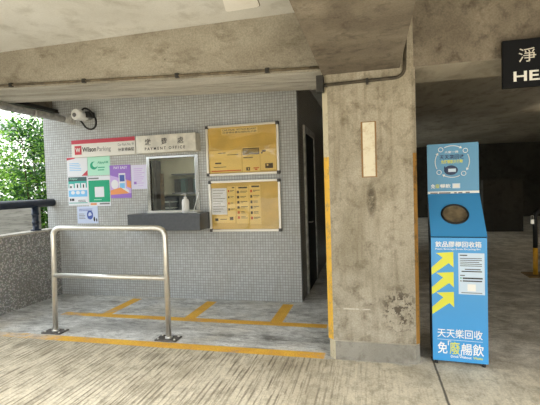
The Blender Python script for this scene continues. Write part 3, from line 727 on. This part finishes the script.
# ------------------------------------------------------------------ steel rail barrier
RY = 3.967
t = thing('barrier_rail', (-2.88, RY, 0), 'stainless steel tube barrier with a middle bar in front of the office', 'barrier')
MB().tube(bend([(-3.60, RY, .01), (-3.565, RY, 1.215), (-2.15, RY, 1.205), (-2.155, RY, .01)], .11, 8), .029, 16).build('frame_tube', 'steel', t)
MB().tube([(-3.58, RY, .665), (-2.153, RY, .665)], .028, 14).build('middle_bar', 'steel', t)
for cx in (-3.60, -2.155):
    bp = MB().box(cx-.13, cx+.12, RY-.08, RY+.08, 0, .014, 0, .003).build('base_plate', 'plategrey', t)
    MB().lathe([(.04, .014), (.04, .03), (.032, .034)], (cx, RY, 0), 16).build('collar', 'steel', t)
    for ax, ay in ((-.1, -.05), (.09, -.05), (-.1, .05), (.09, .05)):
        MB().lathe([(.012, .014), (.012, .024), (.006, .026)], (cx+ax, RY+ay, 0), 6).build('bolt', 'steel', bp)

# navy rail on the parapet
t = thing('parapet_rail', (-4.95, 3, 1.06), 'dark navy round handrail on a stubby post above the pebbled parapet', 'rail')
MB().tube([(-4.95, -3, 1.47), (-4.95, WY, 1.47)], .062, 14).build('top_rail', 'navy', t)
for yy in (5.17, 3.2, 1.2):
    MB().lathe([(.075, 1.06), (.075, 1.08), (.045, 1.085), (.045, 1.17), (.052, 1.175), (.052, 1.2), (.045, 1.205), (.045, 1.29), (.052, 1.295), (.056, 1.32), (.05, 1.325), (.05, 1.47)], (-4.95, yy, 0), 14).build('post', 'navy', t)

# ------------------------------------------------------------------ recycling bin
BW = .441; fl, fr = atz(433.3, 361.3, .02), atz(488.5, 366.5, .02)
fc = (fl+fr)/2; ang = math.atan2(fr.y-fl.y, fr.x-fl.x)
t = thing('recycling_bin', (fc.x, fc.y, 0), 'tall blue bottle recycling bin with a round opening and a poster header', 'bin', None, ang)
h = BW/2; ZB, ZT, ZH, ZP = .035, 1.118, 1.478, 1.955; D = .40; DH = .35
def bb(): return MB()
mb = bb(); mb.prism([(-h, .012, ZB), (-h, .012, ZT), (-h, DH, ZH-.01), (-h, DH+.05, ZH-.01), (-h, DH+.05, ZB)], (2*h, 0, 0)); mb.build('carcass', 'bindark', t, local=True)
mb = bb(); mb.box(-h, h, 0, .012, ZB, ZT, 0, .002); fp = mb.build('front_panel', 'binblue', t, local=True)
# print on the front, in fractions of the panel
FZ = lambda f: ZT-(ZT-ZB)*f; FX = lambda f: -h+BW*f
def ftext(mb, s, x0, y0, x1, y1, m, bold=0): mb.text(s, (FX(x0), 0, FZ(y1)), UX, UZ, BW*(x1-x0), FZ(y0)-FZ(y1), m, bold, .002)
mb = LT(fp, ['white', 'binlime'], True); ftext(mb, '飲品膠樽回收箱', .08, .03, .90, .078, 0, .012); ftext(mb, 'Plastic Beverage Bottle Recycling Bin', .08, .084, .88, .101, 0, .006)
ftext(mb, '天天樂回收', .09, .735, .90, .808, 0, .008); bb().box(FX(.09), FX(.9), -.0015, 0, FZ(.826), FZ(.824), 0).build('rule', 'white', fp, local=True)
ftext(mb, '免', .09, .845, .27, .94, 0, .014); ftext(mb, '廢', .31, .838, .50, .94, 1, .008); ftext(mb, '「', .28, .832, .34, .87, 0, .01); ftext(mb, '」', .475, .90, .53, .945, 0, .01); ftext(mb, '暢飲', .53, .845, .92, .94, 0, .01)
ftext(mb, 'Drink Without', .33, .948, .70, .968, 0, .02); ftext(mb, 'Waste', .73, .948, .90, .968, 1, .02)
for k in range(3):
    dy = .1605*k; mb = bb()
    zx = lambda v: (v-40)/5.4/55; zy = lambda v: (235+v/5.4-235.8)/125.5+dy
    pts = [(66, 89), (160, 82), (160, 166), (135, 143), (40, 210), (40, 170), (103, 114)]
    mb.prism([(FX(max(0.002, zx(a))), 0, FZ(zy(b_))) for a, b_ in pts], (0, -.0016, 0)); mb.build('arrow', 'binlime', fp, local=True)
mb = bb(); LX0, LX1, LY0, LY1 = .49, .95, .122, .45
mb.box(FX(LX0), FX(LX1), -.002, 0, FZ(LY1), FZ(LY0), 0)
lf = lambda a, b_, c, d_, m: mb.box(FX(LX0+(LX1-LX0)*a), FX(LX0+(LX1-LX0)*c), -.003, -.002, FZ(LY0+(LY1-LY0)*d_), FZ(LY0+(LY1-LY0)*b_), m)
lf(.06, .04, .35, .065, 1)
for i in range(5): lf(.06, .12+i*.045, .9-.1*(i % 3 == 2), .135+i*.045, 1)
lf(.25, .38, .85, .40, 1); lf(.12, .43, .9, .455, 1); lf(.06, .53, .25, .55, 1); lf(.06, .59, .12, .62, 3); lf(.16, .59, .92, .625, 1); lf(.06, .66, .12, .69, 2); lf(.16, .66, .9, .69, 1)
lf(.34, .75, .66, .92, 4); lf(.1, .95, .9, .97, 2)
mb.build('info_label', ['binpale', 'ink', 'greyink', 'green', 'white'], fp, local=True)
# sloping hopper panel with a round hole
A = Vector((0, 0, ZT)); Bv = Vector((0, DH, ZH)); sl = (Bv-A); L = sl.length; vdir = sl.normalized(); udir = Vector((1, 0, 0)); nd = udir.cross(vdir)
if nd.y > 0: nd = -nd
HC, HR, S = L*.50, .108, 40
mb = bb(); inner, outer, back_ = [], [], []
for k in range(S):
    a = 2*math.pi*k/S; cu, cv = math.cos(a), math.sin(a)
    inner.append((cu*HR-.008, HC+cv*HR))
    sc_ = min((h/abs(cu)) if abs(cu) > 1e-6 else 9, ((L-HC if cv > 0 else HC)/abs(cv)) if abs(cv) > 1e-6 else 9); outer.append((cu*sc_, HC+cv*sc_))
P3 = lambda q, o=0.: A+udir*q[0]+vdir*q[1]+nd*o
vi = [mb.bm.verts.new(P3(q, .014)) for q in inner]; vo_ = [mb.bm.verts.new(P3(q, .014)) for q in outer]
cor = {}
for k in range(S):
    k2 = (k+1) % S; f = mb.bm.faces.new((vi[k], vo_[k], vo_[k2], vi[k2]))
for (ux, vv) in ((h, L), (-h, L), (-h, 0), (h, 0)):
    ang_ = math.atan2(vv-HC, ux) % (2*math.pi); k = int(ang_/(2*math.pi)*S)
    if abs(outer[k][0]-ux)+abs(outer[k][1]-vv) > 1e-3 and abs(outer[(k+1) % S][0]-ux)+abs(outer[(k+1) % S][1]-vv) > 1e-3:
        mb.bm.faces.new((vo_[k], mb.bm.verts.new(P3((ux, vv), .014)), vo_[(k+1) % S]))
mb.build('hopper_panel', 'binblue', t, local=True)
mb = bb()
mb.tube([P3(q, .016) for q in inner], .009, 8, 0, True, True); mb.build('opening_ring', 'black', t, local=True)
mb = bb(); d0 = [mb.bm.verts.new(P3((q[0]*.99, HC+(q[1]-HC)*.99), .0145)) for q in inner]; d1 = [mb.bm.verts.new(P3(((q[0]+.008)*.8-.008, HC+(q[1]-HC)*.8), .003)) for q in inner]
for k in range(S): mb.bm.faces.new((d0[k], d0[(k+1) % S], d1[(k+1) % S], d1[k])).smooth = True
mb.bm.faces.new(d1); mb.build('opening_flap', 'binhole', t, local=True)
# header
mb = bb(); mb.box(-h, h, DH+.0, DH+.04, ZH, ZP, 0, .002); hd = mb.build('header_panel', 'binheader', t, local=True)
mb = bb(); mb.box(-h, h, DH-.003, DH, ZH+.002, ZH+.032, 0)
for a, c in ((.05, .2), (.22, .45), (.52, .57), (.6, .68), (.74, .82)): mb.box(-h+BW*a, -h+BW*c, DH-.004, DH-.003, ZH+.011, ZH+.023, 1)
mb.build('sponsor_strip', ['white', 'greyink'], hd, local=True)
HX = lambda v: -h+BW*(v-83)/337; HZ = lambda v: ZP-(ZP-ZH)*(v-60)/345
mb = LT(hd, ['white', 'binnavy', 'binlime'], True); HY = DH
def htext(s, x0, y0, x1, y1, m, bold=0): mb.text(s, (HX(x0), HY, HZ(y1)), UX, UZ, HX(x1)-HX(x0), HZ(y0)-HZ(y1), m, bold, .002)
htext('大家一齊', 200, 110, 290, 126, 0, .01); htext('天天樂回收', 165, 135, 328, 166, 1, .02); htext('免廢暢飲大行動', 175, 170, 318, 196, 2, .015)
htext('免', 105, 332, 132, 360, 0, .015); htext('廢', 135, 332, 163, 360, 2, .006); htext('暢飲', 168, 332, 236, 360, 0, .015)
mb = bb(); cx, cz, rr = HX(248), HZ(182), BW*112/337
for k in range(4):
    a0 = math.pi/4+k*math.pi/2
    arc = [(cx+rr*math.cos(a0+u), HY-.003, cz+rr*math.sin(a0+u)) for u in [.24+i*.1 for i in range(11)]]
    mb.tube(arc, .0035, 6)
    a = a0-.28
    tip = Vector((cx+rr*math.cos(a), HY-.003, cz+rr*math.sin(a)))
    e = a0+.12-.25
    base = Vector((cx+rr*math.cos(a0+.2), HY-.003, cz+rr*math.sin(a0+.2)))
    ic = Vector((cx+rr*1.02*math.cos(a0-.08), HY-.003, cz+rr*1.02*math.sin(a0-.08)))
    mb.tube([ic+Vector((.02*math.cos(w), 0, .02*math.sin(w))) for w in [i*math.pi/6 for i in range(12)]], .003, 6, 0, True, True)
    rad = Vector((math.cos(a0+.24), 0, math.sin(a0+.24))); tan = Vector((math.sin(a0+.24), 0, -math.cos(a0+.24)))
    pb = Vector((cx, HY-.003, cz))+rad*rr
    mb.poly([pb+rad*.014-tan*.01, pb-rad*.014-tan*.01, pb+tan*.012], 0)
mb.build('arrow_ring', 'white', hd, local=True)
mb = bb()
mb.prism([(HX(240)+BW*.135*math.cos(i*math.pi/12), HY, HZ(240)+.045*math.sin(i*math.pi/12)) for i in range(24)], (0, -.002, 0), 0)
mb.box(HX(222), HX(272), HY-.003, HY-.002, HZ(252), HZ(230), 1); mb.tube(bend([(HX(215), HY-.003, HZ(240)), (HX(195), HY-.003, HZ(235)), (HX(200), HY-.003, HZ(214))], .02, 4), .005, 6)
mb.build('emblem', ['binnavy', 'binpale'], hd, local=True); mb = bb()
mb.box(HX(248), HX(298), HY-.002, HY, HZ(363), HZ(330), 2); mb.box(HX(254), HX(292), HY-.003, HY-.002, HZ(358), HZ(335), 3)
mb.build('blank_square', ['binnavy', 'binpale', 'binpale', 'signwhite'], hd, local=True)
for ax, ay in ((-h+.03, .03), (h-.03, .03), (-h+.03, D-.03), (h-.03, D-.03)):
    MB().lathe([(.014, 0), (.016, .004), (.012, .036)], (ax, ay, 0), 10).build('foot', 'black', t, local=True)

# ------------------------------------------------------------------ headroom sign
HYS = 3.70
s0, s1 = aty(502, 41, HYS), aty(503.5, 88.5, HYS)
sx0 = (s0.x+s1.x)/2; sz1, sz0 = s0.z, s1.z; hgt = sz1-sz0
t = thing('headroom_sign', (sx0+.7, HYS, sz0), 'black headroom sign with white lettering fixed to the beam above the bin', 'sign')
MB().box(sx0, sx0+1.4, HYS, HYS+.04, sz0, sz1, 0, .004).build('panel', 'signblack', t)
mb = LT(t, ['alu', 'signwhite']); u = HYS
def at_s(px, py): return aty(px, py, HYS)
a, c = at_s(518.5, 62.5), at_s(536, 47); wch, hch = c.x-a.x, c.z-a.z
for i, ch in enumerate('淨空高度'): mb.text(ch, (a.x+i*(wch*1.25), u, a.z), UX, UZ, wch, hch, 0, .004)
a, c = at_s(513.5, 82), at_s(538, 69.5)
mb.text('HEADROOM', (a.x, u, a.z), UX, UZ, (c.x-a.x)*4.95, c.z-a.z, 1, .02)
for xx in (sx0+.3, sx0+1.1): MB().box(xx, xx+.03, HYS+.04, FY, sz1-.1, sz1-.07).build('bracket', 'galv', t)

# ------------------------------------------------------------------ parking hoop deep right
px_ = 2.615
t = thing('parking_hoop', (px_+.35, 7.6, 0), 'black and yellow hoop barrier with a padlock in the dim parking area', 'barrier')
MB().tube(bend([(px_, 7.6, .46), (px_, 7.6, 1.08), (px_+.75, 7.6, 1.08), (px_+.75, 7.6, .46)], .11, 8), .035, 14).build('hoop', 'cardark', t)
for xx in (px_, px_+.75):
    MB().tube([(xx, 7.6, .01), (xx, 7.6, .46)], .037, 14).build('lower_sleeve', 'postyellow', t)
    MB().box(xx-.16, xx+.24, 7.4, 7.8, 0, .018, 0, .004).build('base_plate', 'postbase', t)
pk = MB().box(px_-.085, px_-.035, 7.53, 7.56, .86, .94, 0, .006).build('padlock', 'steel', t)
MB().tube(bend([(px_-.078, 7.545, .94), (px_-.078, 7.545, 1.0), (px_-.042, 7.545, 1.0), (px_-.042, 7.545, .94)], .015), .005, 6).build('shackle', 'steel', pk)

# ceiling lamp, half out of view
t = thing('batten_lamp', (3.95, 10.4, 3.2), 'lit batten lamp under the ceiling of the dim parking area', 'lamp')
MB().box(3.72, 5.0, 10.36, 10.44, 3.12, 3.2, 0, .006).build('housing', 'cardark', t); MB().tube([(3.74, 10.4, 3.09), (4.98, 10.4, 3.09)], .016, 10).build('tube', 'lamp', t)

# ------------------------------------------------------------------ outside : shrubs, wall, building
struct(MB().box(-8.6, aty(33, 225, 6.4).x, 6.4, 6.6, -1, 1.42).build('wall_garden', 'weathered'))
def shrub(name, c, rx, rz, n, pal, label, seed, leaf=.085, base=-1.0):
    rg = random.Random(seed); t = thing(name, (c[0], c[1], base), label, 'shrub', 'shrubs beyond the parapet')
    mb = MB(); tips = []
    for i in range(9):
        a = rg.uniform(0, 6.28); r = rg.uniform(.2, .8)
        e = Vector((c[0]+math.cos(a)*r*rx, c[1]+math.sin(a)*r*rx, c[2]+rg.uniform(-.2, .8)*rz)); s = Vector((c[0]+rg.uniform(-.1, .1), c[1]+rg.uniform(-.1, .1), base))
        mid_ = (s+e)/2+Vector((rg.uniform(-.12, .12), rg.uniform(-.12, .12), 0)); mb.tube([s, mid_, e], [.022, .015, .006], 6); tips.append((mid_, e))
    mb.build('stems', 'bark', t)
    mb = MB(); cl = []
    for i in range(70):
        while 1:
            p = Vector((rg.uniform(-1, 1), rg.uniform(-1, 1), rg.uniform(-1, 1)))
            if .25 < p.length < 1: break
        cl.append(Vector((c[0]+p.x*rx, c[1]+p.y*rx, c[2]+p.z*rz)))
    for i in range(n):
        q = rg.choice(cl); p = q+Vector((rg.gauss(0, .16), rg.gauss(0, .16), rg.gauss(0, .13)))*rx
        d_ = Vector((rg.uniform(-1, 1), rg.uniform(-1, 1), rg.uniform(-.7, .4))).normalized(); s_ = d_.cross(Vector((rg.uniform(-.4, .4), rg.uniform(-.4, .4), 1))).normalized(); k = leaf*rg.uniform(.6, 1.3)
        w_ = s_*k*.32; n_ = d_.cross(s_)*k*.08
        m_ = rg.choices(range(len(pal)), [3, 3, 2][:len(pal)])[0]
        va = [mb.bm.verts.new(v_) for v_ in (p, p+d_*k*.45+w_+n_, p+d_*k, p+d_*k*.45-w_+n_)]
        f = mb.bm.faces.new((va[0], va[1], va[2])); f.material_index = m_; f = mb.bm.faces.new((va[0], va[2], va[3])); f.material_index = m_
    mb.build('foliage', [LEAF[p] for p in pal], t, normals=False)
shrub('leafy_shrub', (-9.15, 7.7, 1.9), .85, 1.8, 7500, ('bright', 'pale', 'mid'), 'bright yellow-green shrub closest beyond the parapet rail', 1, .10)
shrub('leafy_shrub', (-7.15, 7.85, 1.55), .7, 1.7, 6500, ('mid', 'dark', 'bright'), 'mid green shrub beside the left end of the tiled wall', 2, .09)
shrub('leafy_shrub', (-9.4, 10.4, 2.1), 1.1, 2.2, 7000, ('dark', 'mid', 'bright'), 'dark green tall shrub behind the bright one beyond the parapet', 3, .12)
shrub('leafy_shrub', (-14, 15.6, 2.2), 3.4, 2.9, 9000, ('mid', 'dark', 'mid'), 'wide deep green shrub mass farthest beyond the parapet', 4, .22)
shrub('leafy_shrub', (-8.2, 4.6, .7), .9, 1.3, 2500, ('mid', 'dark', 'bright'), 'shrub nearest the drive beyond the parapet, mostly outside the view', 5, .10)
t = thing('apartment_building', (-24, 24, -1), 'pale building far beyond the shrubs, glimpsed under the pipe', 'building')
MB().box(-40, -14, 22, 30, -1, 9).build('walls', 'building', t)
for i in range(5): MB().box(-38+i*4.6, -36+i*4.6, 21.95, 22, 5.6, 6.4).build('window_band', 'greyink', t)

# ------------------------------------------------------------------ light, camera
w = bpy.data.worlds.new('overcast sky'); scene.world = w; w.use_nodes = True
g = NT(w.node_tree); bg = w.node_tree.nodes['Background']
bg.inputs['Color'].default_value = (.87, .95, 1.0, 1); bg.inputs['Strength'].default_value = 1.0
sun = bpy.data.lights.new('sun', 'SUN'); sun.energy = 7; sun.angle = R(40); sun.color = (1, .98, .94)
so = bpy.data.objects.new('sun', sun); COL.objects.link(so); so.rotation_euler = Vector((-.5, .6, -.66)).to_track_quat('-Z', 'Y').to_euler()

cam = bpy.data.cameras.new('camera'); co = bpy.data.objects.new('camera', cam); COL.objects.link(co)
cam.sensor_fit = 'HORIZONTAL'; cam.sensor_width = 36; cam.lens = 36*F/540; cam.clip_start = .05; cam.clip_end = 300
mt = Matrix((CAM_R, CAM_U, -CAM_F)).transposed().to_4x4(); mt.translation = EYEP
co.matrix_world = mt; scene.camera = co
vs = scene.view_settings; vs.view_transform = 'Standard'; vs.look = 'None'; vs.exposure = 1.68; vs.gamma = 1; vs.use_curve_mapping = False
scene.cycles.max_bounces = 10; scene.cycles.diffuse_bounces = 6; scene.cycles.use_denoising = True
